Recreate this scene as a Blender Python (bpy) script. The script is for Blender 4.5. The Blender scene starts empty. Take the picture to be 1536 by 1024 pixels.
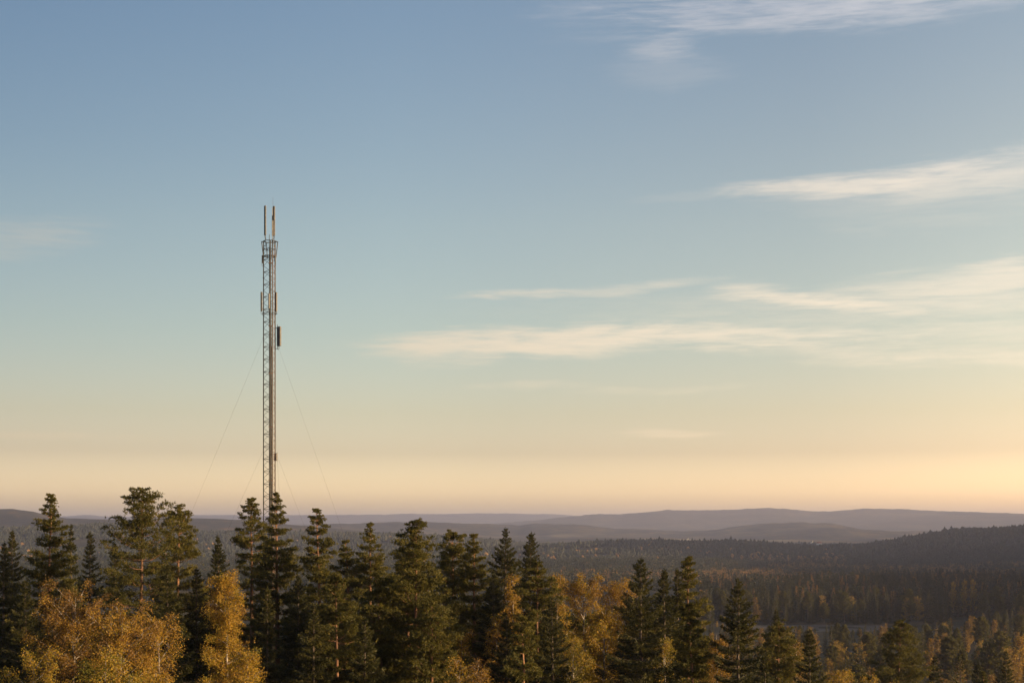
import bpy, math, random
import numpy as np
from math import radians as R

S = bpy.context.scene
C = S.collection
rng = np.random.default_rng(7)

# ------------------------------------------------------------------ camera geometry of the place
F, CX, HY = 2110.0, 768.0, 790.0          # focal length and horizon of the photograph, in its pixels
CAMZ = 20.0


def at(px, py, d):
    return np.array([(px - CX) / F * d, d, CAMZ + (HY - py) / F * d])


# ------------------------------------------------------------------ tagging helpers
def tag(o, label=None, cat=None, group=None, kind=None):
    if label: o['label'] = label
    if cat: o['category'] = cat
    if group: o['group'] = group
    if kind: o['kind'] = kind
    return o


def empty(name, loc=(0, 0, 0), rz=0.0):
    o = bpy.data.objects.new(name, None)
    C.objects.link(o)
    o.location = loc
    o.rotation_euler = (0, 0, rz)
    o.empty_display_size = 0.5
    return o


def link(name, me, parent=None, loc=None, rz=None, scale=None):
    o = bpy.data.objects.new(name, me)
    C.objects.link(o)
    if parent is not None: o.parent = parent
    if loc is not None: o.location = loc
    if rz is not None: o.rotation_euler = (0, 0, rz)
    if scale is not None: o.scale = scale
    return o


# ------------------------------------------------------------------ quad mesh builder
def quad_mesh(name, V, Q, mats, tint=None, mi=None, smooth=False):
    V = np.ascontiguousarray(V, dtype=np.float32)
    Q = np.ascontiguousarray(Q, dtype=np.int32)
    me = bpy.data.meshes.new(name)
    me.vertices.add(len(V))
    me.vertices.foreach_set('co', V.ravel())
    n = len(Q)
    me.loops.add(n * 4)
    me.loops.foreach_set('vertex_index', Q.ravel())
    me.polygons.add(n)
    me.polygons.foreach_set('loop_start', np.arange(0, n * 4, 4, dtype=np.int32))
    for m in (mats if isinstance(mats, (list, tuple)) else [mats]):
        me.materials.append(m)
    if mi is not None:
        me.polygons.foreach_set('material_index', np.ascontiguousarray(mi, dtype=np.int32))
    me.polygons.foreach_set('use_smooth', np.full(n, bool(smooth)))
    if tint is not None:
        a = me.attributes.new('tint', 'FLOAT', 'FACE')
        a.data.foreach_set('value', np.ascontiguousarray(tint, dtype=np.float32))
    me.update(calc_edges=True)
    return me


class MB:
    """collects quads"""
    def __init__(s): s.v, s.q, s.t, s.m, s.n = [], [], [], [], 0

    def add(s, V, Q, t=None, m=0):
        V = np.asarray(V, float).reshape(-1, 3); Q = np.asarray(Q, int).reshape(-1, 4)
        s.v.append(V); s.q.append(Q + s.n); s.n += len(V)
        s.t.append(np.full(len(Q), 0.5) if t is None else np.broadcast_to(t, (len(Q),)).astype(float))
        s.m.append(np.full(len(Q), m))

    def arrays(s): return np.concatenate(s.v), np.concatenate(s.q), np.concatenate(s.t), np.concatenate(s.m)

    def mesh(s, name, mats, smooth=False):
        V, Q, T, M = s.arrays()
        return quad_mesh(name, V, Q, mats, T, M, smooth)

    def box(s, c, size, rz=0.0, t=None, m=0, bev=0.0):
        # a box with its long edges chamfered (eight-sided in plan), so that edges catch light
        x, y, z = np.array(size) / 2.0
        b = min(bev, x * .9, y * .9) if bev else 0
        if b:
            ring = [(-x + b, -y), (x - b, -y), (x, -y + b), (x, y - b), (x - b, y), (-x + b, y), (-x, y - b), (-x, -y + b)]
        else:
            ring = [(-x, -y), (x, -y), (x, y), (-x, y)]
        k = len(ring); cr, sr = math.cos(rz), math.sin(rz)
        P = [(px * cr - py * sr, px * sr + py * cr) for px, py in ring]
        V = [(p[0] + c[0], p[1] + c[1], c[2] - z) for p in P] + [(p[0] + c[0], p[1] + c[1], c[2] + z) for p in P]
        Q = [(i, (i + 1) % k, k + (i + 1) % k, k + i) for i in range(k)]
        if k == 4:
            Q += [(3, 2, 1, 0), (4, 5, 6, 7)]
        else:
            Q += [(7, 4, 3, 0), (0, 3, 2, 1), (7, 6, 5, 4), (8, 11, 12, 15), (8, 9, 10, 11), (15, 12, 13, 14)]
        s.add(V, Q, t, m)

    def tube(s, pts, rad, sides=6, t=None, m=0):
        pts = np.asarray(pts, float); k = len(pts)
        rad = np.broadcast_to(rad, (k,)).astype(float)
        d = np.gradient(pts, axis=0); d /= np.linalg.norm(d, axis=1, keepdims=True) + 1e-9
        ref = np.array([0, 0, 1.0]) if abs(d[:, 2]).mean() < .8 else np.array([1.0, 0, 0])
        u = np.cross(d, ref); u /= np.linalg.norm(u, axis=1, keepdims=True) + 1e-9
        w = np.cross(d, u)
        a = np.arange(sides) / sides * 2 * math.pi
        V = pts[:, None] + rad[:, None, None] * (np.cos(a)[None, :, None] * u[:, None] + np.sin(a)[None, :, None] * w[:, None])
        V = V.reshape(-1, 3)
        i = np.arange(k - 1)[:, None] * sides; j = np.arange(sides)[None]; j2 = (j + 1) % sides
        Q = np.stack([i + j, i + j2, i + sides + j2, i + sides + j], -1).reshape(-1, 4)
        s.add(V, Q, t, m)
        for e, flip in ((0, 1), (k - 1, 0)):                       # caps
            if sides % 2 == 0 and sides >= 4:
                o = e * sides
                cap = [(o, o + n, o + n + 1, o + n + 2) for n in range(1, sides - 2, 2)]
                s.add(V, [c[::-1] for c in cap] if flip else cap, t, m)

    def branches(s, P, r0, t=None, m=0):
        """P (B,K,3) polylines, r0 (B,) root radii -> three-sided tapered tubes"""
        B, K, _ = P.shape
        d = P[:, -1] - P[:, 0]; d /= np.linalg.norm(d, axis=1, keepdims=True) + 1e-9
        u = np.cross(d, [0, 0, 1.0]); n = np.linalg.norm(u, axis=1, keepdims=True); u = np.where(n > 1e-3, u / (n + 1e-9), [1.0, 0, 0])
        w = np.cross(d, u)
        a = np.arange(3) / 3 * 2 * math.pi
        rr = r0[:, None] * np.linspace(1, .15, K)[None]
        V = P[:, :, None] + rr[:, :, None, None] * (np.cos(a)[None, None, :, None] * u[:, None, None] + np.sin(a)[None, None, :, None] * w[:, None, None])
        i = (np.arange(B)[:, None, None] * K + np.arange(K - 1)[None, :, None]) * 3
        j = np.arange(3)[None, None]; j2 = (j + 1) % 3
        Q = np.stack([i + j, i + j2, i + 3 + j2, i + 3 + j], -1).reshape(-1, 4)
        s.add(V.reshape(-1, 3), Q, t, m)


def unit(a): return a / (np.linalg.norm(a, axis=-1, keepdims=True) + 1e-9)


def blades(P, D, L, W, g):
    """leaf-shaped quads from P along D"""
    D = unit(D); N = len(P)
    s = unit(np.cross(D, g.normal(size=(N, 3))))
    L = np.broadcast_to(L, (N,))[:, None]; W = np.broadcast_to(W, (N,))[:, None]
    V = np.stack([P, P + D * L * .45 + s * W * .5, P + D * L, P + D * L * .45 - s * W * .5], 1).reshape(-1, 3)
    return V, np.arange(N * 4).reshape(-1, 4)


# ------------------------------------------------------------------ materials
def new_mat(name):
    m = bpy.data.materials.new(name); m.use_nodes = True
    nt = m.node_tree; nt.nodes.clear()
    return m, nt, nt.nodes, nt.links


def node(nt, typ, **kw):
    n = nt.nodes.new(typ)
    for k, v in kw.items(): setattr(n, k, v)
    return n


def ramp(nt, stops, src):
    r = node(nt, 'ShaderNodeValToRGB')
    e = r.color_ramp.elements
    while len(e) < len(stops): e.new(0.5)
    for x, (p, c) in zip(e, stops):
        x.position = p; x.color = (*c, 1)
    nt.links.new(src, r.inputs[0])
    return r.outputs[0]


def foliage(name, stops, trans=.35, tcol=1.25, vary=.2):
    """two-sided leaf material; each leaf's own colour comes from its 'tint', each tree's from a random value"""
    m, nt, N, Lk = new_mat(name)
    a = node(nt, 'ShaderNodeAttribute', attribute_name='tint')
    oi = node(nt, 'ShaderNodeObjectInfo')
    mx = node(nt, 'ShaderNodeMath', operation='MULTIPLY_ADD'); mx.inputs[1].default_value = vary; 
    Lk.new(oi.outputs['Random'], mx.inputs[0]); Lk.new(a.outputs['Fac'], mx.inputs[2])
    sb = node(nt, 'ShaderNodeMath', operation='SUBTRACT', use_clamp=True); Lk.new(mx.outputs[0], sb.inputs[0]); sb.inputs[1].default_value = vary / 2
    col = ramp(nt, stops, sb.outputs[0])
    d = node(nt, 'ShaderNodeBsdfPrincipled'); d.inputs['Roughness'].default_value = .6; d.inputs['Specular IOR Level'].default_value = .25
    t = node(nt, 'ShaderNodeBsdfTranslucent')
    vm = node(nt, 'ShaderNodeVectorMath', operation='MULTIPLY'); vm.inputs[1].default_value = (tcol, tcol, tcol * .7)
    Lk.new(col, d.inputs['Base Color']); Lk.new(col, vm.inputs[0]); Lk.new(vm.outputs[0], t.inputs['Color'])
    mix = node(nt, 'ShaderNodeMixShader'); mix.inputs[0].default_value = trans
    Lk.new(d.outputs[0], mix.inputs[1]); Lk.new(t.outputs[0], mix.inputs[2])
    o = node(nt, 'ShaderNodeOutputMaterial'); Lk.new(mix.outputs[0], o.inputs['Surface'])
    return m


def noise_mat(name, c1, c2, scale, rough=.8, metal=0.0, stretch=(1, 1, 1), bump=0.0, stops=None):
    m, nt, N, Lk = new_mat(name)
    tc = node(nt, 'ShaderNodeTexCoord'); mp = node(nt, 'ShaderNodeMapping'); mp.inputs['Scale'].default_value = stretch
    Lk.new(tc.outputs['Object'], mp.inputs['Vector'])
    nz = node(nt, 'ShaderNodeTexNoise'); nz.inputs['Scale'].default_value = scale; nz.inputs['Detail'].default_value = 5
    Lk.new(mp.outputs[0], nz.inputs['Vector'])
    col = ramp(nt, stops or [(.35, c1), (.65, c2)], nz.outputs['Fac'])
    p = node(nt, 'ShaderNodeBsdfPrincipled'); p.inputs['Roughness'].default_value = rough; p.inputs['Metallic'].default_value = metal
    Lk.new(col, p.inputs['Base Color'])
    if bump:
        b = node(nt, 'ShaderNodeBump'); b.inputs['Strength'].default_value = bump; Lk.new(nz.outputs['Fac'], b.inputs['Height']); Lk.new(b.outputs[0], p.inputs['Normal'])
    o = node(nt, 'ShaderNodeOutputMaterial'); Lk.new(p.outputs[0], o.inputs['Surface'])
    return m


M = {}
M['pine'] = foliage('pine_needles', [(0, (.033, .034, .009)), (.5, (.072, .068, .015)), (1, (.138, .115, .023))], .34)
M['spruce'] = foliage('spruce_needles', [(0, (.012, .015, .005)), (.5, (.032, .034, .009)), (1, (.080, .070, .016))], .28)
M['birch'] = foliage('birch_leaves', [(0, (.075, .042, .016)), (.3, (.175, .098, .020)), (.6, (.31, .195, .022)), (.85, (.235, .180, .022)), (1, (.12, .115, .020))], .40, 1.25, .12)
# pine bark: grey brown low down, flaking orange higher up (object Z = height on the stem)
m, nt, N, Lk = new_mat('pine_bark')
tc = node(nt, 'ShaderNodeTexCoord'); sp = node(nt, 'ShaderNodeSeparateXYZ'); Lk.new(tc.outputs['Object'], sp.inputs[0])
mr = node(nt, 'ShaderNodeMapRange'); mr.inputs[1].default_value = 5; mr.inputs[2].default_value = 11; Lk.new(sp.outputs['Z'], mr.inputs[0])
nz = node(nt, 'ShaderNodeTexNoise'); nz.inputs['Scale'].default_value = 6; nz.inputs['Detail'].default_value = 6
c1 = ramp(nt, [(.35, (.05, .038, .028)), (.65, (.14, .11, .085))], nz.outputs['Fac'])
c2 = ramp(nt, [(.35, (.085, .042, .024)), (.65, (.22, .115, .06))], nz.outputs['Fac'])
mc = node(nt, 'ShaderNodeMix', data_type='RGBA'); Lk.new(mr.outputs[0], mc.inputs[0]); Lk.new(c1, mc.inputs[6]); Lk.new(c2, mc.inputs[7])
p = node(nt, 'ShaderNodeBsdfPrincipled'); p.inputs['Roughness'].default_value = .85; Lk.new(mc.outputs[2], p.inputs['Base Color'])
o = node(nt, 'ShaderNodeOutputMaterial'); Lk.new(p.outputs[0], o.inputs['Surface'])
M['pine_bark'] = m
M['spruce_bark'] = noise_mat('spruce_bark', (.03, .022, .017), (.075, .055, .042), 7)
M['birch_bark'] = noise_mat('birch_bark', (.07, .06, .05), (.5, .46, .4), 5, stretch=(1, 1, .35), stops=[(.42, (.05, .04, .03)), (.55, (.22, .19, .16)), (.75, (.42, .38, .33))])
M['steel'] = noise_mat('galvanised_steel', (.018, .017, .0165), (.048, .045, .042), 9, .6, .3)
M['cable'] = noise_mat('cable_sheath', (.018, .018, .018), (.045, .043, .04), 14, .6)
M['shell'] = noise_mat('antenna_shell', (.05, .05, .052), (.085, .084, .083), 3, .5)
M['shell_back'] = noise_mat('antenna_back', (.10, .10, .10), (.17, .165, .16), 6, .5, .3)
M['rust'] = noise_mat('rusty_steel', (.13, .075, .05), (.24, .16, .11), 8, .7, .3)

# ------------------------------------------------------------------ terrain
def vnoise(x, y, seed=0):
    xi = np.floor(x).astype(np.int64); yi = np.floor(y).astype(np.int64)
    fx = x - xi; fy = y - yi; fx = fx * fx * (3 - 2 * fx); fy = fy * fy * (3 - 2 * fy)

    def h(a, b):
        n = (a * 374761393 + b * 668265263 + seed * 974634777) & 0xffffffff
        n = ((n ^ (n >> 13)) * 1274126177) & 0xffffffff
        return ((n ^ (n >> 16)) & 0xffff) / 65535.0
    return (h(xi, yi) * (1 - fx) + h(xi + 1, yi) * fx) * (1 - fy) + (h(xi, yi + 1) * (1 - fx) + h(xi + 1, yi + 1) * fx) * fy


def fbm(x, y, seed=0, o=4):
    s = 0; a = .5
    for i in range(o):
        s = s + a * vnoise(x * 2 ** i, y * 2 ** i, seed + i); a *= .5
    return s


def sstep(a, b, x):
    t = np.clip((x - a) / (b - a), 0, 1); return t * t * (3 - 2 * t)


BASE_R = [0, 8, 20, 40, 60, 110, 150, 200, 300, 400, 600, 850, 2200, 5000, 20000]
BASE_Z = [18, 17.8, 15, 7, 0, -1, -4, -10, -26, -33, -36, -36, -42, -44, -48]
RIDGES = [  # distance, width, canopy height to take off, crest line (photo column, photo row)
    (17000, 2200, 0, [(-600, 772), (0, 774), (100, 775), (130, 773), (170, 776), (250, 773), (400, 773), (500, 772), (600, 771), (700, 769.5), (770, 769.5), (830, 771), (870, 774), (1000, 778), (2200, 778)]),
    (11500, 1500, 0, [(-600, 786), (700, 788), (790, 781), (850, 775), (890, 772), (930, 771.5), (960, 769), (1000, 765), (1080, 766), (1130, 763), (1155, 762), (1190, 764.5), (1230, 767), (1300, 764), (1350, 765), (1400, 767), (1440, 768), (1536, 771), (1800, 775), (2200, 770)]),
    (7000, 700, 0, [(-600, 780), (300, 780), (390, 789), (500, 785), (600, 783), (650, 784), (700, 786), (780, 790), (800, 787), (870, 787), (920, 792), (970, 794), (1010, 796), (1060, 795), (1100, 791), (1160, 785), (1200, 783), (1250, 785), (1290, 792), (1340, 796), (1600, 798), (2200, 790)]),
    (5200, 650, 10, [(-600, 758), (-200, 764), (0, 760), (20, 759), (50, 762), (70, 767), (100, 773), (140, 776), (180, 777), (220, 775.5), (280, 774), (380, 776), (440, 783), (520, 790), (600, 796), (800, 804), (2200, 806)]),
    (3600, 520, 13, [(-600, 780), (0, 788), (60, 785), (100, 782), (150, 780), (190, 783), (240, 790), (300, 793), (400, 792), (500, 795), (600, 797), (700, 803), (800, 814), (1000, 816), (2200, 816)]),
    (2900, 420, 13, [(-600, 815), (700, 822), (820, 817), (880, 811), (950, 809), (1000, 808), (1060, 811), (1100, 809), (1150, 812), (1200, 815), (1250, 813), (1300, 811), (1350, 803), (1400, 794.5), (1440, 790), (1480, 791), (1536, 790), (1700, 781), (2200, 775)]),
    (2150, 200, 12, [(-600, 846), (700, 842), (880, 834), (1000, 831), (1080, 833), (1160, 842), (1260, 856), (2200, 866)]),
]


HILL0 = 62


def ground_z(x, y):
    x = np.asarray(x, float); y = np.asarray(y, float)
    r = np.hypot(x, y)
    az = np.clip(np.arctan2(x, y), -.6, .6)
    px = CX + F * np.tan(az)
    b = np.interp(r, BASE_R, BASE_Z)
    b = b - 6 * sstep(950, 1400, px) * sstep(70, 130, r) * (1 - sstep(280, 420, r))
    b = b + (0 + 5.5 * sstep(1050, 1400, px)) * sstep(850, 1130, r) * (1 - sstep(1200, 1400, r))
    z = b
    for D, w, ch, prof in RIDGES:
        pp = np.array(prof, float)
        crest = CAMZ + (HY - np.interp(px, pp[:, 0], pp[:, 1])) / F * D - ch
        z = np.maximum(z, b + (crest - b) * np.exp(-((r - D) / w) ** 2))
    # unseen ridge added right of the view, shaped to keep evening sun off the valley
    sx_ = 520 + .36 * y
    z = z + np.where(y > 0, np.exp(-((x - sx_) / (150 + .06 * np.maximum(y, 0))) ** 2), 0) * (HILL0 + .034 * np.clip(y, 0, 3600)) * sstep(220, 620, y) * (1 - sstep(3800, 5200, y))
    rel = sstep(1300, 2600, r)
    z = z + rel * (fbm(x / 420, y / 420, 3) - .47) * np.minimum(r * .0042, 26)
    z = z + sstep(4500, 6500, r) * (fbm(x / 60, y / 90, 9, 2) - .37) * 14
    z = z + (1 - rel) * (fbm(x / 25, y / 25, 5) - .47) * 1.2 * sstep(12, 60, r)
    return z


def gz(x, y): return float(ground_z(np.array([x]), np.array([y]))[0])


fa = np.linspace(-R(30), R(30), 760)
rest = np.linspace(R(30), R(330), 90)[1:]
az = np.concatenate([fa, rest[:-1]]); na = len(az)
rr = np.concatenate([np.linspace(0.5, 12, 8), np.geomspace(14, 1200, 130)[:-1], np.geomspace(1200, 20500, 330)])
A, RR = np.meshgrid(az, rr, indexing='xy')
X = RR * np.sin(A); Y = RR * np.cos(A)
Vt = np.stack([X, Y, ground_z(X, Y)], -1).reshape(-1, 3)
i = np.arange(len(rr) - 1)[:, None] * na; j = np.arange(na)[None]; j2 = (j + 1) % na
Qt = np.stack([i + j, i + na + j, i + na + j2, i + j2], -1).reshape(-1, 4)

m, nt, N, Lk = new_mat('forest_floor_and_far_woods')
geo = node(nt, 'ShaderNodeNewGeometry')
def wnoise(scale, det=4):
    n = node(nt, 'ShaderNodeTexNoise'); n.inputs['Scale'].default_value = scale; n.inputs['Detail'].default_value = det
    Lk.new(geo.outputs['Position'], n.inputs['Vector']); return n.outputs['Fac']
flA = ramp(nt, [(.3, (.018, .019, .010)), (.55, (.034, .031, .017)), (.75, (.09, .055, .022))], wnoise(.03, 8))
flB = ramp(nt, [(.35, (.45, .5, .5)), (.5, (1, 1, 1)), (.66, (2.2, 1.9, 1.5))], wnoise(.0042, 6))
flm = node(nt, 'ShaderNodeVectorMath', operation='MULTIPLY'); Lk.new(flA, flm.inputs[0]); Lk.new(flB, flm.inputs[1]); fl = flm.outputs[0]
fd = ramp(nt, [(.52, (0, 0, 0)), (.56, (1, 1, 1))], wnoise(.0011, 3))
sl = node(nt, 'ShaderNodeSeparateXYZ'); Lk.new(geo.outputs['Position'], sl.inputs[0])
low = node(nt, 'ShaderNodeMapRange'); low.inputs[1].default_value = 0; low.inputs[2].default_value = -22; low.inputs[3].default_value = 0; low.inputs[4].default_value = 1; Lk.new(sl.outputs['Z'], low.inputs[0])
farm = node(nt, 'ShaderNodeMapRange'); farm.inputs[1].default_value = 4200; farm.inputs[2].default_value = 4700; Lk.new(sl.outputs['Y'], farm.inputs[0])
k1 = node(nt, 'ShaderNodeMath', operation='MULTIPLY'); Lk.new(low.outputs[0], k1.inputs[0]); Lk.new(farm.outputs[0], k1.inputs[1])
k2 = node(nt, 'ShaderNodeMath', operation='MULTIPLY'); Lk.new(k1.outputs[0], k2.inputs[0]); Lk.new(fd, k2.inputs[1])
fc = ramp(nt, [(.4, (.13, .10, .055)), (.6, (.24, .19, .11))], wnoise(.004, 2))
mc = node(nt, 'ShaderNodeMix', data_type='RGBA'); Lk.new(k2.outputs[0], mc.inputs[0]); Lk.new(fl, mc.inputs[6]); Lk.new(fc, mc.inputs[7])
p = node(nt, 'ShaderNodeBsdfPrincipled'); p.inputs['Roughness'].default_value = .95; p.inputs['Specular IOR Level'].default_value = .1; Lk.new(mc.outputs[2], p.inputs['Base Color'])
o = node(nt, 'ShaderNodeOutputMaterial'); Lk.new(p.outputs[0], o.inputs['Surface'])
M['terrain'] = m
tag(link('ground', quad_mesh('ground', Vt, Qt, M['terrain'], smooth=True)), 'rolling wooded ground falling to a valley and rising to far hills', None, None, 'structure')

# the open field in the valley, laid just above the ground sheet
M['field'] = noise_mat('stubble_field', (.03, .023, .014), (.045, .034, .021), .05, .95)
us = np.linspace(1118, 1330, 60); ds = np.linspace(752, 806, 30)
U, D = np.meshgrid(us, ds); fx = (U - CX) / F * D; fz = ground_z(fx, D) + .06
Vf = np.stack([fx, D, fz], -1).reshape(-1, 3)
i = np.arange(29)[:, None] * 60; j = np.arange(59)[None]
tag(link('field', quad_mesh('field', Vf, np.stack([i + j, i + j + 1, i + 60 + j + 1, i + 60 + j], -1).reshape(-1, 4), M['field'], smooth=True)), 'pale open field in the valley before the dark stand', None, None, 'structure')


# ------------------------------------------------------------------ tree generators (base at origin)
def stem(mb, H, r0, sway, g, sides=8, k=14):
    z = np.linspace(-.6, H, k)
    pts = np.stack([sway[0] * (z / H) ** 2, sway[1] * (z / H) ** 2, z], -1)
    pts[1:-1, :2] += g.normal(0, .02, (k - 2, 2))
    mb.tube(pts, r0 * np.clip(1 - z / H, 0, 1) ** .8 + .012, sides)


def swayed(P, H, sway):
    f = (np.clip(P[..., 2], 0, H) / H) ** 2
    P = P.copy(); P[..., 0] += sway[0] * f; P[..., 1] += sway[1] * f
    return P


def pine(seed, H, W, cl, dens=1.0, bl=.19, bw=.032, top='cone', bare=0.0):
    g = np.random.default_rng(seed)
    tr, cr = MB(), MB()
    sway = g.normal(0, .22, 2)
    stem(tr, H - .15, .0105 * H + .02, sway, g)
    s = [.25]
    while s[-1] < cl: s.append(s[-1] + g.uniform(.48, .88) * (.62 + .38 * min(1, s[-1] / 3)))
    Lv, Az, Ln = [], [], []
    for a in s:
        f = a / cl
        if top == 'round':
            prof = min(1, (f / .30) ** .6) * (1 - .15 * max(0, f - .6) / .4) * (.62 + .38 * min(1, f / .6))
        else:
            prof = min(1.0, .04 + 1.42 * f ** .85) * (1 if f < .85 else 1 - (f - .85) * 1.3)
        n = g.integers(5, 8); o = g.uniform(0, 7)
        lev = g.uniform(.84, 1.1)
        for k in range(n):
            if bare and f > .45 and g.random() < bare: continue
            Lv.append(max(.12, a + g.normal(0, .075))); Az.append(o + k * 2 * math.pi / n + g.normal(0, .3))
            Ln.append(max(.12, W / 2 * prof * lev * (g.uniform(.6, .88) if g.random() < .35 else g.uniform(.88, 1.14))))
    Lv, Az, Ln = map(np.array, (Lv, Az, Ln)); B = len(Lv)
    f = np.clip(Lv / cl, 0, 1)
    rise = np.interp(f, [0, .15, .5, 1], [1.15, .65, .18, -.12]) + g.normal(0, .08, B)
    curl = np.interp(f, [0, .3, 1], [.0, .12, .28]) + g.normal(0, .05, B)
    dirx = np.stack([np.cos(Az), np.sin(Az), 0 * Az], -1)
    perp = np.stack([-np.sin(Az), np.cos(Az), 0 * Az], -1)

    def on(bi, t):
        L = Ln[bi]
        P = dirx[bi] * (L * t)[:, None]
        P[:, 2] = H - Lv[bi] + L * (rise[bi] * t + curl[bi] * t ** 2.2 - .10 * np.sin(t * math.pi))
        return P
    K = 6
    bi = np.repeat(np.arange(B), K); t = np.tile(np.linspace(0, 1, K), B)
    P = swayed(on(bi, t), H, sway).reshape(B, K, 3)
    tr.branches(P, .012 + .011 * Ln)
    # shoots: each a flattened clump of needle tufts
    nsh = np.maximum(2, (Ln * 6.2 * dens + 2)).astype(int)
    bi = np.repeat(np.arange(B), nsh); n = len(bi)
    t = np.clip(1.04 - .80 * g.random(n) ** 1.35, .16, 1.04)
    lat = g.choice([-1, 1], n) * g.random(n) ** .8 * Ln[bi] * .42 * np.clip(1.18 - t, .06, .7)
    ctr = on(bi, t) + perp[bi] * lat[:, None]
    ctr[:, 2] += .05 + .10 * np.abs(lat)
    shade = g.normal(.5, .17, n)
    nt_ = 8 if bl < .3 else 5; ti = np.repeat(np.arange(n), nt_)
    tp = ctr[ti] + g.normal(0, 1, (len(ti), 3)) * np.array([.18, .18, .042]) * np.clip(.28 + .58 * Ln[bi][ti], .3, 1.5)[:, None]
    nb = 10 if bl < .3 else 5; pi_ = np.repeat(np.arange(len(ti)), nb); N_ = len(pi_)
    out = dirx[bi[ti[pi_]]]
    Dv = out * .6 + np.array([0, 0, .42]) + g.normal(0, .62, (N_, 3))
    V, Q = blades(swayed(tp[pi_], H, sway), Dv, bl * g.uniform(.7, 1.2, N_) * np.clip(.45 + .45 * Ln[bi[ti[pi_]]], .45, 1), bw, g)
    cr.add(V, Q, np.clip(shade[ti[pi_]] + g.normal(0, .12, N_), 0, 1))
    # leader
    k = int(40 * dens); z = H - .7 * g.random(k)
    V, Q = blades(swayed(np.stack([0 * z, 0 * z, z], -1), H, sway), np.array([0, 0, .8]) + g.normal(0, .45, (k, 3)), bl * .65, bw * .8, g)
    cr.add(V, Q, g.uniform(.3, .7, k))
    return tr, cr


def sprof(f):
    f0 = min(f, .75); return (.012 + f0 ** .93) * (1 - max(0, f - .75) * .25)


def spruce(seed, H, W, dens=1.0, bl=.26, bw=.046, gap=.40, low=.06):
    g = np.random.default_rng(seed)
    tr, cr = MB(), MB()
    sway = g.normal(0, .12, 2)
    stem(tr, H - .1, .0095 * H + .02, sway, g)
    cl = H * (1 - low)
    s = [.22]
    while s[-1] < cl: s.append(s[-1] + gap * g.uniform(.65, 1.3) * (.42 + .58 * min(1, s[-1] / 4)))
    Lv, Az, Ln = [], [], []
    for a in s:
        f = a / H
        prof = sprof(f)
        n = g.integers(5, 8); o = g.uniform(0, 7); lev = g.uniform(.8, 1.12)
        for k in range(n):
            Lv.append(a + g.normal(0, .06)); Az.append(o + k * 2 * math.pi / n + g.normal(0, .2))
            Ln.append(max(.08, W / 2 * prof * lev * (g.uniform(.85, 1.18) if g.random() < .7 else g.uniform(.5, .85))))
    Lv, Az, Ln = map(np.array, (Lv, Az, Ln)); B = len(Lv); f = np.clip(Lv / H, 0, 1)
    rise = np.interp(f, [0, .1, .25, .6, 1], [.9, .45, .05, -.35, -.5]) + g.normal(0, .07, B)
    curl = np.interp(f, [0, .2, .6, 1], [.0, .22, .42, .45]) + g.normal(0, .05, B)
    dirx = np.stack([np.cos(Az), np.sin(Az), 0 * Az], -1)
    perp = np.stack([-np.sin(Az), np.cos(Az), 0 * Az], -1)

    def on(bi, t):
        L = Ln[bi]; P = dirx[bi] * (L * t)[:, None]
        P[:, 2] = H - Lv[bi] + L * (rise[bi] * t + curl[bi] * t ** 2.4)
        return P
    K = 6; bi = np.repeat(np.arange(B), K); t = np.tile(np.linspace(0, 1, K), B)
    tr.branches(swayed(on(bi, t), H, sway).reshape(B, K, 3), .008 + .010 * Ln)
    ns = np.maximum(8, Ln * 76 * dens + 8 * dens).astype(int)
    bi = np.repeat(np.arange(B), ns); n = len(bi)
    t = np.clip(1.02 - .92 * g.random(n) ** 1.1, .06, 1.02)
    side = g.choice([-1, 1], n)
    lat = side * g.random(n) ** .9 * Ln[bi] * .36 * np.clip(1.12 - t, .04, .8) ** .8
    P = on(bi, t) + perp[bi] * lat[:, None]
    hang = g.random(n) ** 1.6 * np.clip(.10 + .12 * Ln[bi], 0, .42) * (.5 + .5 * f[bi])
    P[:, 2] -= hang
    bs = g.normal(.5, .14, B)
    Dv = dirx[bi] * .7 + perp[bi] * (side * .55)[:, None] + np.array([0, 0, -.12]) + g.normal(0, .38, (n, 3))
    V, Q = blades(swayed(P, H, sway), Dv, bl * g.uniform(.6, 1.15, n) * np.clip(.42 + .5 * Ln[bi], .42, 1), bw * g.uniform(.7, 1.2, n) * np.clip(.6 + .4 * Ln[bi], .6, 1), g)
    cr.add(V, Q, np.clip(bs[bi] + g.normal(0, .15, n) + .12 * (t - .5), 0, 1))
    k = int(50 * dens + 6); z = H - .9 * g.random(k)
    V, Q = blades(swayed(np.stack([0 * z, 0 * z, z], -1), H, sway), np.array([0, 0, .55]) + g.normal(0, .4, (k, 3)), bl * .42, bw * .6, g)
    cr.add(V, Q, g.uniform(.3, .7, k))
    return tr, cr


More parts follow.
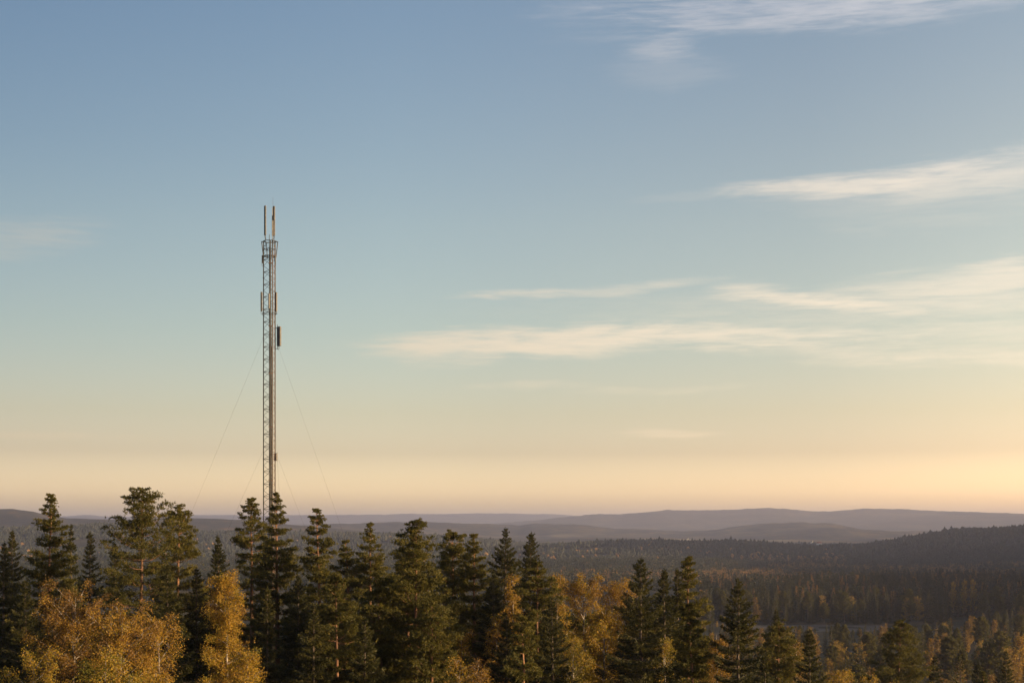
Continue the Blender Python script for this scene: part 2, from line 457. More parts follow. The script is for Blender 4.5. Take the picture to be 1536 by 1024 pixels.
def birch(seed, H, W, nleaf=26000, shape='narrow', tint=(.45, .45), leaf=.105, base=.22):
    """tint = mean leaf colour at the top and at the bottom of the crown"""
    g = np.random.default_rng(seed)
    tr, cr = MB(), MB()
    sway = g.normal(0, .35, 2)
    stem(tr, H * .9, .0068 * H + .01, sway, g)
    nl = int(46 + H * 2.6)
    hz = base + (.97 - base) * np.sort(g.random(nl)) ** .9
    if shape == 'narrow':
        prof = np.interp(hz, [base, .35, .55, .75, .9, 1], [.75, 1, .98, .72, .42, .2])
    else:
        prof = np.interp(hz, [base, .35, .6, .8, .93, 1], [.8, 1, 1, .82, .55, .3])
    Ln = W / 2 * prof * np.where(g.random(nl) < .3, g.uniform(.4, .7, nl), g.uniform(.75, 1.2, nl))
    Az = np.arange(nl) * 2.4 + g.normal(0, .3, nl)
    rise = g.uniform(.55, 1.15, nl) + .5 * (hz > .8); curl = -.28 - .15 * g.random(nl)
    dirx = np.stack([np.cos(Az), np.sin(Az), 0 * Az], -1)
    z0 = hz * H * .94 - Ln * .45

    def on(bi, t):
        L = Ln[bi]; P = dirx[bi] * (L * t ** .9)[:, None]
        P[:, 2] = np.maximum(z0[bi], .8) + L * (rise[bi] * t + curl[bi] * t ** 2)
        return P
    K = 6; bi = np.repeat(np.arange(nl), K); t = np.tile(np.linspace(0, 1, K), nl)
    tr.branches(swayed(on(bi, t), H, sway).reshape(nl, K, 3), .012 + .012 * Ln)
    ntw = np.maximum(4, (6 + Ln * 5)).astype(int)                 # twigs
    tb = np.repeat(np.arange(nl), ntw); n = len(tb)
    t0 = np.clip(g.uniform(.18, 1.05, n), 0, 1)
    P0 = on(tb, t0)
    td = unit(dirx[tb] * .7 + g.normal(0, .65, (n, 3)) + np.array([0, 0, .25]))
    tl = (.3 + .26 * Ln[tb] * (1.15 - t0)) * g.uniform(.7, 1.4, n)
    q = np.linspace(0, 1, 4)
    TP = P0[:, None] + td[:, None] * (tl[:, None] * q)[..., None]
    TP[:, :, 2] -= (tl[:, None] * q ** 2) * .45
    tr.branches(swayed(TP, H, sway), np.full(n, .009))
    w = tl / tl.sum()
    li = g.choice(n, nleaf, p=w); tt = g.random(nleaf) ** .8
    P = P0[li] + td[li] * (tl[li] * tt)[:, None]
    P[:, 2] -= tl[li] * tt ** 2 * .45
    P += g.normal(0, .11, (nleaf, 3))
    P[:, 2] = np.minimum(P[:, 2], H)
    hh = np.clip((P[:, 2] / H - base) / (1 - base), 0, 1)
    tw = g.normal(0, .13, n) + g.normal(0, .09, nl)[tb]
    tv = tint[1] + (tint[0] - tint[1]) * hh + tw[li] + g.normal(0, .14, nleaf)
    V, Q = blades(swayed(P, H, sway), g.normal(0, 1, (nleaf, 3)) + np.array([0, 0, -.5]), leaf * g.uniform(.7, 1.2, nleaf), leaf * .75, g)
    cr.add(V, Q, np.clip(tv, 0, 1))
    return tr, cr


BARK = {'pine': 'pine_bark', 'spruce': 'spruce_bark', 'birch': 'birch_bark'}


def place_tree(kind, px, d, label, mbs, group=None):
    x = (px - CX) / F * d
    root = empty(kind + '_tree', (x, d, gz(x, d)), 0)
    tag(root, label, kind, group)
    tr, cr = mbs
    link('trunk', tr.mesh('trunk', M[BARK[kind]], True), root)
    link('crown', cr.mesh('crown', M[kind]), root)
    return root


def height(px, py, d):
    x = (px - CX) / F * d
    return CAMZ + (HY - py) / F * d - gz(x, d)


# ------------------------------------------------------------------ the trees one can tell apart
# (kind, column, row of the tip, distance, crown width in photo pixels, label, options)
TREES = [
    ('spruce', 18, 795, 104, 62, 'spruce with its pointed tip just inside the far left edge', {}),
    ('spruce', 2, 812, 92, 60, 'dark spruce cut off by the left edge of the photo', {}),
    ('pine', 70, 744, 95, 88, 'tall pine with pointed crown standing alone near the left hill', dict(cl=11.5, top='cone')),
    ('spruce', 108, 786, 116, 46, 'hazy spruce just behind the tall pointed pine at the left', {}),
    ('spruce', 133, 797, 106, 58, 'small dark spruce between the pointed pine and the broad pine', {}),
    ('pine', 212, 737, 88, 124, 'broad tall pine with rounded lumpy top, highest of the left trees', dict(cl=10.5, top='round', dens=.72, bare=.12)),
    ('pine', 264, 761, 91, 76, 'slim pine leaning against the broad lumpy pine', dict(cl=10.5, top='round')),
    ('spruce', 172, 812, 120, 60, 'spruce half hidden between the small dark spruce and the broad pine', {}),
    ('spruce', 252, 842, 84, 110, 'dark spruce in shade under the slim leaning pine', {}),
    ('spruce', 296, 850, 88, 84, 'shaded spruce left of the golden narrow birch', {}),
    ('spruce', 330, 803, 96, 60, 'dark spruce tip just behind the golden narrow birch', {}),
    ('birch', 106, 836, 66, 150, 'brown orange birch topping the big autumn clump at the left', dict(shape='broad', tint=(.15, .5), n=36000)),
    ('birch', 178, 862, 62, 150, 'broad orange birch filling the middle of the autumn clump', dict(shape='broad', tint=(.22, .7), n=38000)),
    ('birch', 236, 884, 66, 84, 'small orange birch at the edge of the autumn clump beside dark spruce', dict(shape='broad', tint=(.38, .55), n=18000)),
    ('birch', 60, 935, 56, 110, 'yellow green birch low in the bottom left corner', dict(shape='broad', tint=(.7, .95), n=22000)),
    ('birch', 150, 945, 54, 130, 'yellow green birch below the broad orange birch', dict(shape='broad', tint=(.7, .95), n=26000)),
    ('birch', 262, 985, 56, 46, 'thin yellow birch sprig at the foot of the dark spruce', dict(shape='broad', tint=(.7, .8), n=6000)),
    ('birch', 346, 818, 74, 98, 'tall narrow golden birch left of the mast', dict(shape='narrow', tint=(.55, .5), n=38000)),
    ('birch', 366, 930, 68, 64, 'low yellow birch at the foot of the golden narrow birch', dict(shape='broad', tint=(.6, .75), n=14000)),
    ('pine', 379, 748, 102, 62, 'slender pine with bare trunk just left of the mast', dict(cl=9.5, top='round', bare=.4)),
    ('pine', 417, 741, 97, 84, 'tall pine with pointed top in front of the mast', dict(cl=12, top='cone')),
    ('spruce', 399, 880, 84, 62, 'dark low spruce below the mast', {}),
    ('pine', 484, 764, 95, 96, 'tall conical pine first to the right of the mast', dict(cl=12.5, top='cone', dens=1.15)),
    ('spruce', 448, 862, 88, 74, 'shaded spruce between the mast pine and the conical pine', {}),
    ('pine', 506, 862, 78, 104, 'lower pine standing before the tall conical pine', dict(cl=9, top='cone')),
    ('pine', 531, 811, 102, 84, 'short pine between the conical pine and the slim spired pine', dict(cl=10, top='cone')),
    ('pine', 555, 787, 98, 86, 'slim spired pine with orange trunk glinting through its crown', dict(cl=11, top='cone')),
    ('pine', 576, 862, 84, 84, 'low pine filling the gap before the widest layered pine', dict(cl=9.5, top='round')),
    ('pine', 623, 784, 84, 132, 'widest pine with flat layered boughs and two lit trunks', dict(cl=11, top='cone', dens=1.25)),
    ('pine', 612, 826, 90, 90, 'thin second pine merging into the widest layered pine', dict(cl=9, top='round', bare=.4)),
    ('pine', 678, 797, 100, 84, 'dark pine with blunt top right of the widest layered pine', dict(cl=11, top='round')),
    ('pine', 711, 803, 98, 84, 'pine with pointed top beside the blunt dark pine', dict(cl=11.5, top='cone')),
    ('spruce', 738, 858, 92, 84, 'dark spruce under the pointed pine near the middle', {}),
    ('spruce', 755, 791, 102, 78, 'black tipped spruce second left of the golden birches', {}),
    ('birch', 766, 832, 94, 50, 'slim orange birch between the two black tipped spruces', dict(shape='narrow', tint=(.35, .5), n=13000)),
    ('spruce', 790, 798, 96, 76, 'black tipped spruce nearest the golden birches', {}),
    ('pine', 806, 846, 90, 78, 'green pine under the black tipped spruce by the golden birches', dict(cl=9, top='round')),
    ('birch', 834, 830, 104, 60, 'pale thin birch at the start of the golden birches', dict(shape='narrow', tint=(.5, .6), n=13000)),
    ('birch', 876, 838, 96, 96, 'broad golden birch in the middle of the picture', dict(shape='broad', tint=(.42, .62), n=28000)),
    ('birch', 930, 842, 98, 78, 'golden birch just left of the dark layered spruce', dict(shape='broad', tint=(.40, .62), n=22000)),
    ('birch', 902, 880, 92, 80, 'dull golden birch lower between the two bright birches', dict(shape='broad', tint=(.6, .8), n=18000)),
    ('spruce', 832, 893, 80, 66, 'low black spruce before the golden birches', {}),
    ('birch', 858, 925, 84, 70, 'olive birch right of the low black spruce', dict(shape='broad', tint=(.75, .9), n=14000)),
    ('pine', 790, 925, 70, 84, 'young pine low in front of the low black spruce', dict(cl=7, top='cone')),
    ('birch', 700, 912, 84, 62, 'rusty young birch below the pointed pine', dict(shape='narrow', tint=(.25, .45), n=11000)),
    ('birch', 716, 946, 74, 56, 'small brown birch below the rusty young birch', dict(shape='narrow', tint=(.2, .4), n=9000)),
    ('birch', 826, 1006, 60, 40, 'bright yellow birch sapling at the bottom of the low black spruce', dict(shape='broad', tint=(.7, .65), n=5000)),
    ('spruce', 961, 836, 80, 122, 'dark spruce with open drooping layers right of the golden birches', dict(gap=.52, wide=.58)),
    ('spruce', 996, 853, 88, 70, 'narrow spruce right of the open layered spruce', {}),
    ('spruce', 1020, 852, 91, 52, 'dark narrow spruce close against the last tall pine', {}),
    ('pine', 1032, 837, 92, 88, 'last tall pine before the open valley', dict(cl=11, top='cone')),
    ('pine', 1044, 905, 80, 92, 'low dense green pine below the last tall pine', dict(cl=10, top='cone', dens=1.2)),
    ('birch', 1078, 912, 86, 62, 'orange birch glowing left of the lone dark spruce', dict(shape='narrow', tint=(.4, .5), n=14000)),
    ('spruce', 1107, 868, 79, 132, 'lone dark spruce standing out against the shaded stand', dict(gap=.48, wide=.62)),
    ('spruce', 1163, 912, 118, 44, 'spruce tip poking above the olive pine', {}),
    ('pine', 1166, 936, 104, 86, 'olive pine right of the lone dark spruce', dict(cl=10, top='round')),
    ('birch', 1196, 934, 128, 46, 'pale orange birch behind the black pointed spruce', dict(shape='narrow', tint=(.3, .45), n=9000)),
    ('spruce', 1213, 943, 92, 78, 'black pointed spruce right of the olive pine', {}),
    ('birch', 1246, 980, 88, 58, 'golden birch at the bottom right of the black pointed spruce', dict(shape='broad', tint=(.55, .6), n=13000)),
    ('birch', 1296, 992, 104, 62, 'golden birch low on the slope below the wide valley pine', dict(shape='broad', tint=(.55, .6), n=13000)),
    ('birch', 1341, 1003, 108, 54, 'yellow birch under the trunk of the wide valley pine', dict(shape='broad', tint=(.62, .6), n=11000)),
    ('pine', 1346, 932, 150, 98, 'wide valley pine with flat boughs below the dark stand', dict(cl=12, top='cone', dens=1.2)),
    ('spruce', 1401, 982, 150, 40, 'small green spruce right of the wide valley pine', {}),
    ('birch', 1418, 1000, 116, 50, 'bright yellow birch at the bottom edge beside small green spruce', dict(shape='broad', tint=(.7, .65), n=11000)),
    ('spruce', 1468, 990, 165, 36, 'dark small spruce near the bottom right corner', {}),
    ('spruce', 1510, 975, 150, 70, 'olive spruce in the bottom right corner', {}),
    ('pine', 1478, 1006, 128, 46, 'small pine peeking up at the bottom right corner', dict(cl=7, top='cone')),
    ('spruce', 470, 905, 76, 88, 'black spruce in the dark gap under the conical pine', {}),
    ('pine', 650, 905, 80, 90, 'pine low in shade below the widest layered pine', dict(cl=9, top='round')),
    ('spruce', 545, 925, 76, 80, 'dark spruce at the bottom under the slim spired pine', {}),
    ('spruce', 760, 925, 82, 80, 'black spruce in the gap below the two black tipped spruces', {}),
    ('spruce', 40, 870, 84, 92, 'black spruce behind the autumn clump at the left edge', {}),
    ('pine', 960, 905, 96, 80, 'olive pine glimpsed behind the open layered spruce', dict(cl=9, top='round')),
    ('birch', 741, 896, 90, 56, 'amber birch showing in the gap left of the black tipped spruces', dict(shape='narrow', tint=(.4, .5), n=11000)),
    ('birch', 664, 952, 70, 62, 'golden birch low in the gap right of the widest layered pine', dict(shape='broad', tint=(.5, .6), n=10000)),
    ('birch', 1005, 930, 84, 60, 'dull olive birch at the foot of the last tall pine', dict(shape='broad', tint=(.85, .95), n=10000)),
    ('spruce', 1148, 985, 78, 80, 'dark spruce under the olive pine at the bottom edge', {}),
]
for n_, (kind, px, py, d, wpx, label, op) in enumerate(TREES):
    H = max(3.0, height(px, py, d)); W = wpx / F * d
    if kind == 'pine':
        mbs = pine(100 + n_, H, W, min(op.get('cl', 10), H * .85), op.get('dens', 1.0), top=op.get('top', 'cone'), bare=op.get('bare', 0))
    elif kind == 'spruce':
        sb = CAMZ + (HY - py) / F * d - (CAMZ - 234 / F * d)                       # length of crown above the frame's lower edge
        Wf = W / sprof(min(.75, min(sb, 135 / F * d) / H))
        mbs = spruce(200 + n_, H, min(Wf, H * op.get('wide', .5)), 2.1, gap=op.get('gap', .44))
    else:
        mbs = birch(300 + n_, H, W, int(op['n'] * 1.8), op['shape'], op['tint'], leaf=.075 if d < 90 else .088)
    place_tree(kind, px, d, label, mbs)

# ------------------------------------------------------------------ trees of the second row and the valley: copies of a few of each kind
protos = {'spruce': [], 'pine': [], 'birch': [], 'gold': []}
for k in range(5):
    tr, cr = spruce(900 + k, 18, 5.2 + .35 * k, .20, .62, .17, .6); cr.add(*[a for a in tr.arrays()[:2]], m=1)
    protos['spruce'].append(cr.mesh('spruce_tree', [M['spruce'], M['spruce_bark']]))
    tr, cr = pine(920 + k, 18, 6 + .3 * k, 10 + k * .6, .75, .5, .13, ['cone', 'round'][k % 2]); V, Q, T, Mi = tr.arrays(); cr.add(V, Q, m=1)
    protos['pine'].append(cr.mesh('pine_tree', [M['pine'], M['pine_bark']]))
    tr, cr = birch(940 + k, 15, 4.6 + .3 * k, 5200, ['narrow', 'broad'][k % 2], [(.3, .45), (.5, .6), (.4, .5), (.55, .7), (.25, .4)][k], .3, .16); V, Q, T, Mi = tr.arrays(); cr.add(V, Q, m=1)
    protos['birch'].append(cr.mesh('birch_tree', [M['birch'], M['birch_bark']]))
NAT = {'spruce': 18, 'pine': 18, 'birch': 15}


def put(kind, px, d, H, label, group, k=None, wide=1.0, g=rng):
    x = (px - CX) / F * d
    s = H / NAT[kind]
    me = protos[kind][int(g.integers(5)) if k is None else k]
    o = link(kind + '_tree', me, None, (x, d, gz(x, d) - .2), g.uniform(0, 6.28), (s * wide, s * wide, s))
    return tag(o, label, kind, group)


def scatter(px0, px1, d0, d1, n, gap, keep=None):
    out = []
    for _ in range(n * 30):
        d = math.sqrt(rng.uniform(d0 * d0, d1 * d1)); px = rng.uniform(px0, px1)
        x = (px - CX) / F * d
        if keep and not keep(px, d): continue
        if all((x - a) ** 2 + (d - b) ** 2 > gap * gap for a, b, _p in out):
            out.append((x, d, px))
            if len(out) >= n: break
    return sorted(out, key=lambda t: t[1])


# second row behind the named trees
for x, d, px in scatter(-10, 1060, 114, 152, 64, 4):
    kind = rng.choice(['spruce', 'pine', 'birch'], p=[.42, .43, .15])
    put(kind, px, d, rng.uniform(11, 15.5), {'spruce': 'shaded spruce in the gaps behind the front row of trees', 'pine': 'shaded pine in the gaps behind the front row of trees', 'birch': 'faded birch in the gaps behind the front row of trees'}[kind], kind + ' trees of the second row')
# the valley this side of the field
VL = {'spruce': ('dark spruce in the mixed wood on the valley slope below the field', 'spruces of the valley wood'),
      'pine': ('olive pine in the mixed wood on the valley slope below the field', 'pines of the valley wood'),
      'birch': ('orange birch in the mixed wood on the valley slope below the field', 'birches of the valley wood')}
def in_valley(px, d):
    if d > 745 and 1110 < px < 1338: return False
    return px > (1090 + (d < 300) * 60 if d < 420 else 1040)
for x, d, px in scatter(1040, 1550, 185, 790, 400, 7.8, in_valley):
    gold = fbm(np.array([x / 40]), np.array([d / 40]), 21)[0] > .46
    kind = rng.choice(['spruce', 'pine', 'birch'], p=[.30, .15, .55] if gold else [.48, .27, .25])
    # young wood towards the field: the trees get lower with distance
    cap = height(px, np.interp(px, [1040, 1300, 1400, 1536], [931, 933, 926, 905]) + rng.uniform(0, 26), d)
    put(kind, px, d, max(4.0, min(cap, {'spruce': rng.uniform(12, 21), 'pine': rng.uniform(13, 19), 'birch': rng.uniform(10, 17)}[kind])), *VL[kind], wide=rng.uniform(.85, 1.1))
# front of the stand beyond the field
SL = {'spruce': ('dark spruce in the shaded stand beyond the field', 'spruces of the stand beyond the field'),
      'pine': ('olive pine in the shaded stand beyond the field', 'pines of the stand beyond the field'),
      'birch': ('amber birch in the shaded stand beyond the field', 'birches of the stand beyond the field')}
for x, d, px in scatter(1040, 1550, 812, 884, 165, 6.6, lambda px, d: not (1422 < px < 1473 and d < 862)):
    kind = rng.choice(['spruce', 'pine', 'birch'], p=[.76, .18, .06])
    put(kind, px, d, {'spruce': rng.uniform(11, 20.5), 'pine': rng.uniform(12, 19), 'birch': rng.uniform(11, 18)}[kind], *SL[kind], wide=rng.uniform(1.0, 1.3))
for px, py, which in ((1431, 868, 'leftmost'), (1446, 865, 'middle one'), (1460, 864, 'rightmost')):
    put('birch', px, 872, height(px, py, 872), f'{which} of three bright gold cone shaped birches before the far stand', 'three golden birches', k=2, wide=.62)
put('birch', 1527, 420, 23, 'tall golden birch at the right edge before the shaded stand', None, k=2, wide=.95)

# ------------------------------------------------------------------ woods nobody could count: one mesh each
M['woods'] = foliage('far_wood_canopy', [(0, (.014, .019, .009)), (.35, (.026, .030, .013)), (.6, (.055, .050, .02)), (.72, (.16, .085, .028)), (1, (.27, .15, .04))], .2, 1.2, 0)


def merged_wood(name, pts, H, tints, templates, g, label, mats, group=None):
    """pts (n,3); templates are (V,Q,T) crowns of unit height"""
    Vs, Qs, Ts, n = [], [], [], 0
    pick = g.integers(len(templates), size=len(pts)); rot = g.uniform(0, 6.28, len(pts))
    for ti, (TV, TQ, TT) in enumerate(templates):
        s = np.where(pick == ti)[0]
        if not len(s): continue
        c, sn = np.cos(rot[s])[:, None], np.sin(rot[s])[:, None]
        wd = H[s][:, None] * g.uniform(.8, 1.2, (len(s), 1))
        V = np.stack([(TV[None, :, 0] * c - TV[None, :, 1] * sn) * wd + pts[s, 0:1], (TV[None, :, 0] * sn + TV[None, :, 1] * c) * wd + pts[s, 1:2], TV[None, :, 2] * H[s][:, None] + pts[s, 2:3]], -1)
        k = len(TV)
        Vs.append(V.reshape(-1, 3)); Qs.append((TQ[None] + (np.arange(len(s)) * k)[:, None, None]).reshape(-1, 4) + n); n += len(s) * k
        Ts.append((tints[s][:, None] + TT[None]).ravel())
    me = quad_mesh(name, np.concatenate(Vs), np.concatenate(Qs), mats, np.clip(np.concatenate(Ts), 0, 1))
    return tag(link(name, me), label, None, group, 'stuff')


def crown_template(mb, H):
    V, Q, T, _ = mb.arrays(); return V / H, Q, (T - .5) * .25


t_sp = [crown_template(spruce(50 + k, 18, 5.2, .045, 1.3, .5, 1.0)[1], 18) for k in range(4)]
t_bi = [crown_template(birch(60 + k, 15, 5, 420, 'broad', (.5, .5), .9, .15)[1], 15) for k in range(3)]


def lump(g, conif):
    hs = [.0, .22, .55, .82, 1.0]; rs = [.30, .36, .27, .14, .01] if conif else [.26, .40, .44, .30, .03]
    k = 6; V = []
    for h, r in zip(hs, rs):
        for a in range(k):
            q = a / k * 6.283 + g.normal(0, .15); e = r * g.uniform(.5, 1.4)
            V.append((math.cos(q) * e, math.sin(q) * e, h + g.normal(0, .03)))
    Q = [(i * k + j, i * k + (j + 1) % k, (i + 1) * k + (j + 1) % k, (i + 1) * k + j) for i in range(len(hs) - 1) for j in range(k)]
    return np.array(V), np.array(Q), np.zeros(len(Q))


g = np.random.default_rng(77)


def tuft(g, conif, n=64):
    h = g.random(n) ** (1.25 if conif else .9); r = (.25 * (1 - h) ** .8 + .01) if conif else .30 * np.sqrt(np.clip(1 - (h * 2 - .9) ** 2 / 1.25, .02, 1))
    a = g.uniform(0, 6.283, n); rad = r * np.sqrt(g.uniform(.25, 1.1, n))
    P = np.stack([np.cos(a) * rad, np.sin(a) * rad, .04 + h * .93], -1)
    D = np.stack([np.cos(a), np.sin(a), np.full(n, -.1 if conif else .4)], -1) + g.normal(0, .45, (n, 3))
    V, Q = blades(P, D, .20 * (1.15 - .6 * h), .13 * (1.15 - .6 * h), g)
    return V, Q, g.normal(0, .07, n)


l_con = [lump(g, True) for _ in range(8)]; l_dec = [lump(g, False) for _ in range(4)]; u_con = [tuft(g, True) for _ in range(6)]; u_dec = [tuft(g, False) for _ in range(4)]


def jitter_wedge(px0, px1, d0, d1, gap, g):
    rows = []
    d = d0
    while d < d1:
        w = (px1 - px0) / F * d; n = int(w / gap)
        px = px0 + (np.arange(n) + g.uniform(0, 1, n)) * (px1 - px0) / n
        dd = d + g.uniform(-.5, .5, n) * gap
        rows.append(np.stack([(px - CX) / F * dd, dd, px], -1)); d += gap
    P = np.concatenate(rows)
    return P, np.stack([P[:, 0], P[:, 1], ground_z(P[:, 0], P[:, 1])], -1)


# behind the second row, between it and the valley
P, pts = jitter_wedge(-40, 1090, 158, 300, 7, g)
n = len(pts); isb = g.random(n) < .12
merged_wood('woods', pts, g.uniform(11, 16, n), np.where(isb, .8, g.uniform(.1, .45, n)), t_sp + t_bi[:1], g, 'dark mixed wood filling the gaps behind the nearer trees', M['woods'])
# the rest of the stand beyond the field
P, pts = jitter_wedge(1020, 1570, 888, 1220, 7.6, g)
n = len(pts); tn = np.where(g.random(n) < .17, g.uniform(.58, .8, n), g.uniform(.15, .52, n))  # birches mixed in; lighter tints also stand in for sunlit tops
merged_wood('woods', pts, g.uniform(11, 18.5, n), tn, t_sp + t_bi[:1], g, 'shaded mixed stand rising behind the valley field', M['woods'])
# the wooded ridges from 1.3 to 5.4 km
P1, p1 = jitter_wedge(-60, 1580, 1280, 1900, 9.5, g)
P2, p2 = jitter_wedge(-60, 1600, 1900, 4300, 10, g)
P = np.concatenate([P1, P2]); pts = np.concatenate([p1, p2]); n = len(pts)
cl = fbm(pts[:, 0] / 260, pts[:, 1] / 330, 31); fine = g.random(n)
gold = (fine < np.clip((cl - .50) * 4.5, 0.01, .75)) & (pts[:, 2] < 0) & ((P[:, 2] < 1270) | (pts[:, 1] < 2000)) & ((P[:, 2] > 860) | (fine < .03)) & ((pts[:, 1] < 2500) | (fine < .12))
tn = np.where(gold, g.uniform(.62, .95, n), g.uniform(.02, .46, n))
open_ = (fbm(pts[:, 0] / 300, pts[:, 1] / 420, 55) > .72) & (pts[:, 1] > 2300)
k = ~open_
age = .55 + .9 * fbm(pts[:, 0] / 170, pts[:, 1] / 260, 71, 3); tone = (fbm(pts[:, 0] / 210, pts[:, 1] / 380, 88, 3) - .45) * .5
tn = np.where(gold, tn, np.clip(tn + tone, 0, .5))
near = pts[:, 1] < 2350
for nr, tc_, td_, wh in ((near, u_con, u_dec, 'nearer'), (~near, l_con, l_dec, 'farther')):
    a = k & ~gold & nr; na_ = int(a.sum())
    merged_wood('woods', pts[a], g.uniform(7, 12.5, na_) * age[a] * (1.15 if nr is near else 1) * np.where(g.random(na_) < .06, 1.35, 1), tn[a], tc_, g, f'dark conifer woods covering the {wh} hazy ridges', M['woods'])
    a = k & gold & nr
    merged_wood('woods', pts[a], g.uniform(6.5, 10.5, int(a.sum())), tn[a], td_, g, f'golden birch patches scattered on the {wh} hazy ridges', M['woods'])

# ------------------------------------------------------------------ the mast
MD = 140.0; u_ = MD / F
mx0, my0 = (404.6 - CX) * u_, MD
base_z = gz(mx0, my0)
zz = lambda py: CAMZ + (HY - py) * u_ - base_z              # height on the mast of a photo row
mx = lambda px: (px - 404.6) * u_
mast = empty('radio_mast', (mx0, my0, base_z))
tag(mast, 'slender guyed steel lattice radio mast with panel antennas rising above the pines', 'radio mast')
RM = .665; TH = R(166)
legs = [(RM * math.cos(TH + k * 2.0944), RM * math.sin(TH + k * 2.0944)) for k in range(3)]
ztop = zz(362)
for lx, ly in legs:
    b = MB(); b.tube([(lx, ly, z) for z in np.linspace(0, ztop, 24)], .052, 8)
    lg = link('leg', b.mesh('leg', M['steel'], True), mast)
    for z in np.arange(6, ztop, 6):
        b = MB(); b.box((lx, ly, z), (.17, .17, .05), 0, bev=.05); link('flange', b.mesh('flange', M['steel']), lg)
b = MB(); ph = .62
for k in range(3):
    a0, a1 = np.array(legs[k]), np.array(legs[(k + 1) % 3]); z = .2; f = 0
    while z < ztop - ph:
        p, q = (a0, a1) if f else (a1, a0)
        b.tube([(*p, z), (*q, z + ph)], .019, 4)
        if f == 0: b.tube([(*a0, z), (*a1, z)], .016, 4)
        z += ph; f ^= 1
link('bracing', b.mesh('bracing', M['steel']), mast)
# cable ladder inside the two right-hand legs, with its feeder cables
b = MB(); lx0, lx1, ly = -.02, .30, -.18
for x in (lx0, lx1): b.tube([(x, ly, .3), (x, ly, zz(358))], .022, 6)
for z in np.arange(.5, zz(360), .34): b.tube([(lx0, ly, z), (lx1, ly, z)], .012, 4)
lad = link('cable_ladder', b.mesh('cable_ladder', M['steel']), mast)
ends = [zz(q) for q in (352, 372, 396, 441, 441, 489, 520, 470, 360)]
for k, ze in enumerate(ends):
    b = MB(); x = lx0 + .035 + k * .032
    zs = np.linspace(.3, ze, 40)
    b.tube(np.stack([x + .008 * np.sin(zs * 1.3 + k), np.full(40, ly - .045) + .006 * np.cos(zs * 1.7 + k), zs], -1), .0155, 6)
    link('feeder_cable', b.mesh('feeder_cable', M['cable'], True), lad)
b = MB()
for py in (395, 489, 560, 640, 720): b.box((.14, ly - .03, zz(py)), (.44, .13, .10), bev=.03)
link('cable_clamp', b.mesh('cable_clamp', M['rust']), lad)
# climbing ladder on the right face
b = MB()
for x, y in ((.50, -.05), (.36, -.30)): b.tube([(x, y, .5), (x, y, zz(368))], .018, 6)
for z in np.arange(.7, zz(370), .3): b.tube([(.50, -.05, z), (.36, -.30, z)], .010, 4)
link('climbing_ladder', b.mesh('climbing_ladder', M['rust']), mast)


def panel(px, py0, py1, w, dep, y, rz, shell='shell', mount=None):
    z0, z1 = zz(py0), zz(py1); x = mx(px); b = MB()
    b.box((x, y, (z0 + z1) / 2), (w, dep, abs(z0 - z1)), rz, bev=.14 * min(w, dep))
    a = link('panel_antenna', b.mesh('panel_antenna', M[shell]), mast)
    b = MB()
    for z in (z0, z1): b.box((x, y, z), (w * .8, dep * .8, .06), rz, bev=.02)
    for c in (-.05, .04): b.tube([(x + c, y, min(z0, z1)), (x + c * 1.4, y - .02, min(z0, z1) - .22), (x + (-.1 if px > 404 else .1), y, min(z0, z1) - .42)], .015, 6)
    link('connector', b.mesh('connector', M['cable']), a)
    if mount:
        b = MB()
        for s in mount: b.tube(s, .03, 6)
        link('mounting_bracket', b.mesh('mounting_bracket', M['steel']), a)
    return a


# top pair on poles
for px, wq, lg in ((397.7, .225, 0), (410.3, .26, 2)):
    x = mx(px); lx, ly = legs[lg]; yq = ly * .7
    panel(px, 309, 352.5, wq, .12, yq - .1, R(-36), 'shell',
          [[(x, yq, zz(370)), (x, yq, zz(330))], [(lx, ly, zz(363)), (x, yq, zz(361))], [(lx, ly, zz(369)), (x, yq, zz(368))]])
b = MB(); x = mx(408.4); b.box((x, .18, zz(338)), (.13, .12, 2.0), bev=.03); b.tube([(x, .18, zz(366)), (x, .18, zz(311))], .03, 6)
link('dipole_antenna', b.mesh('dipole_antenna', M['shell_back']), mast)
b = MB(); b.tube([(mx(409.2), .1, zz(330)), (mx(409.2), .1, zz(296))], [.02, .009], 6); link('lightning_rod', b.mesh('lightning_rod', M['steel']), mast)
b = MB(); b.tube([(mx(403.8), 0, zz(372)), (mx(403.8), 0, zz(352))], [.035, .015], 6); link('whip_antenna', b.mesh('whip_antenna', M['cable']), mast)
# head frame: two rings and slanting struts
hf = empty('head_frame'); hf.parent = mast
def ring(rad, z, r, n=6, off=0.0):
    a = np.arange(n + 1) / n * 2 * math.pi + off; b = MB()
    for k in range(n): b.tube([(rad * math.cos(a[k]), rad * math.sin(a[k]), z), (rad * math.cos(a[k + 1]), rad * math.sin(a[k + 1]), z)], r, 6)
    return b
def merge(bs):
    o = MB()
    for q in bs: V, Q, T, Mi = q.arrays(); o.add(V, Q)
    return o
for q in (ring(.68, zz(362), .04), ring(.60, zz(374), .03), ring(.60, zz(384.5), .055)): link('ring', q.mesh('ring', M['steel'], True), hf)
for k in range(6):
    a = k * math.pi / 3 + .05
    if k in (1, 4): continue
    b = MB()
    b.tube([(.62 * math.cos(a), .62 * math.sin(a), zz(386)), (.80 * math.cos(a), .80 * math.sin(a), zz(362))], .045, 6)
    b.tube([(.60 * math.cos(a), .60 * math.sin(a), zz(363)), (.82 * math.cos(a), .82 * math.sin(a), zz(363))], .03, 6)
    link('strut', b.mesh('strut', M['steel'], True), hf)
panel(394.3, 384, 395, .13, .12, -.25, 0, 'shell')
panel(413.4, 384, 395, .13, .12, -.2, 0, 'shell')
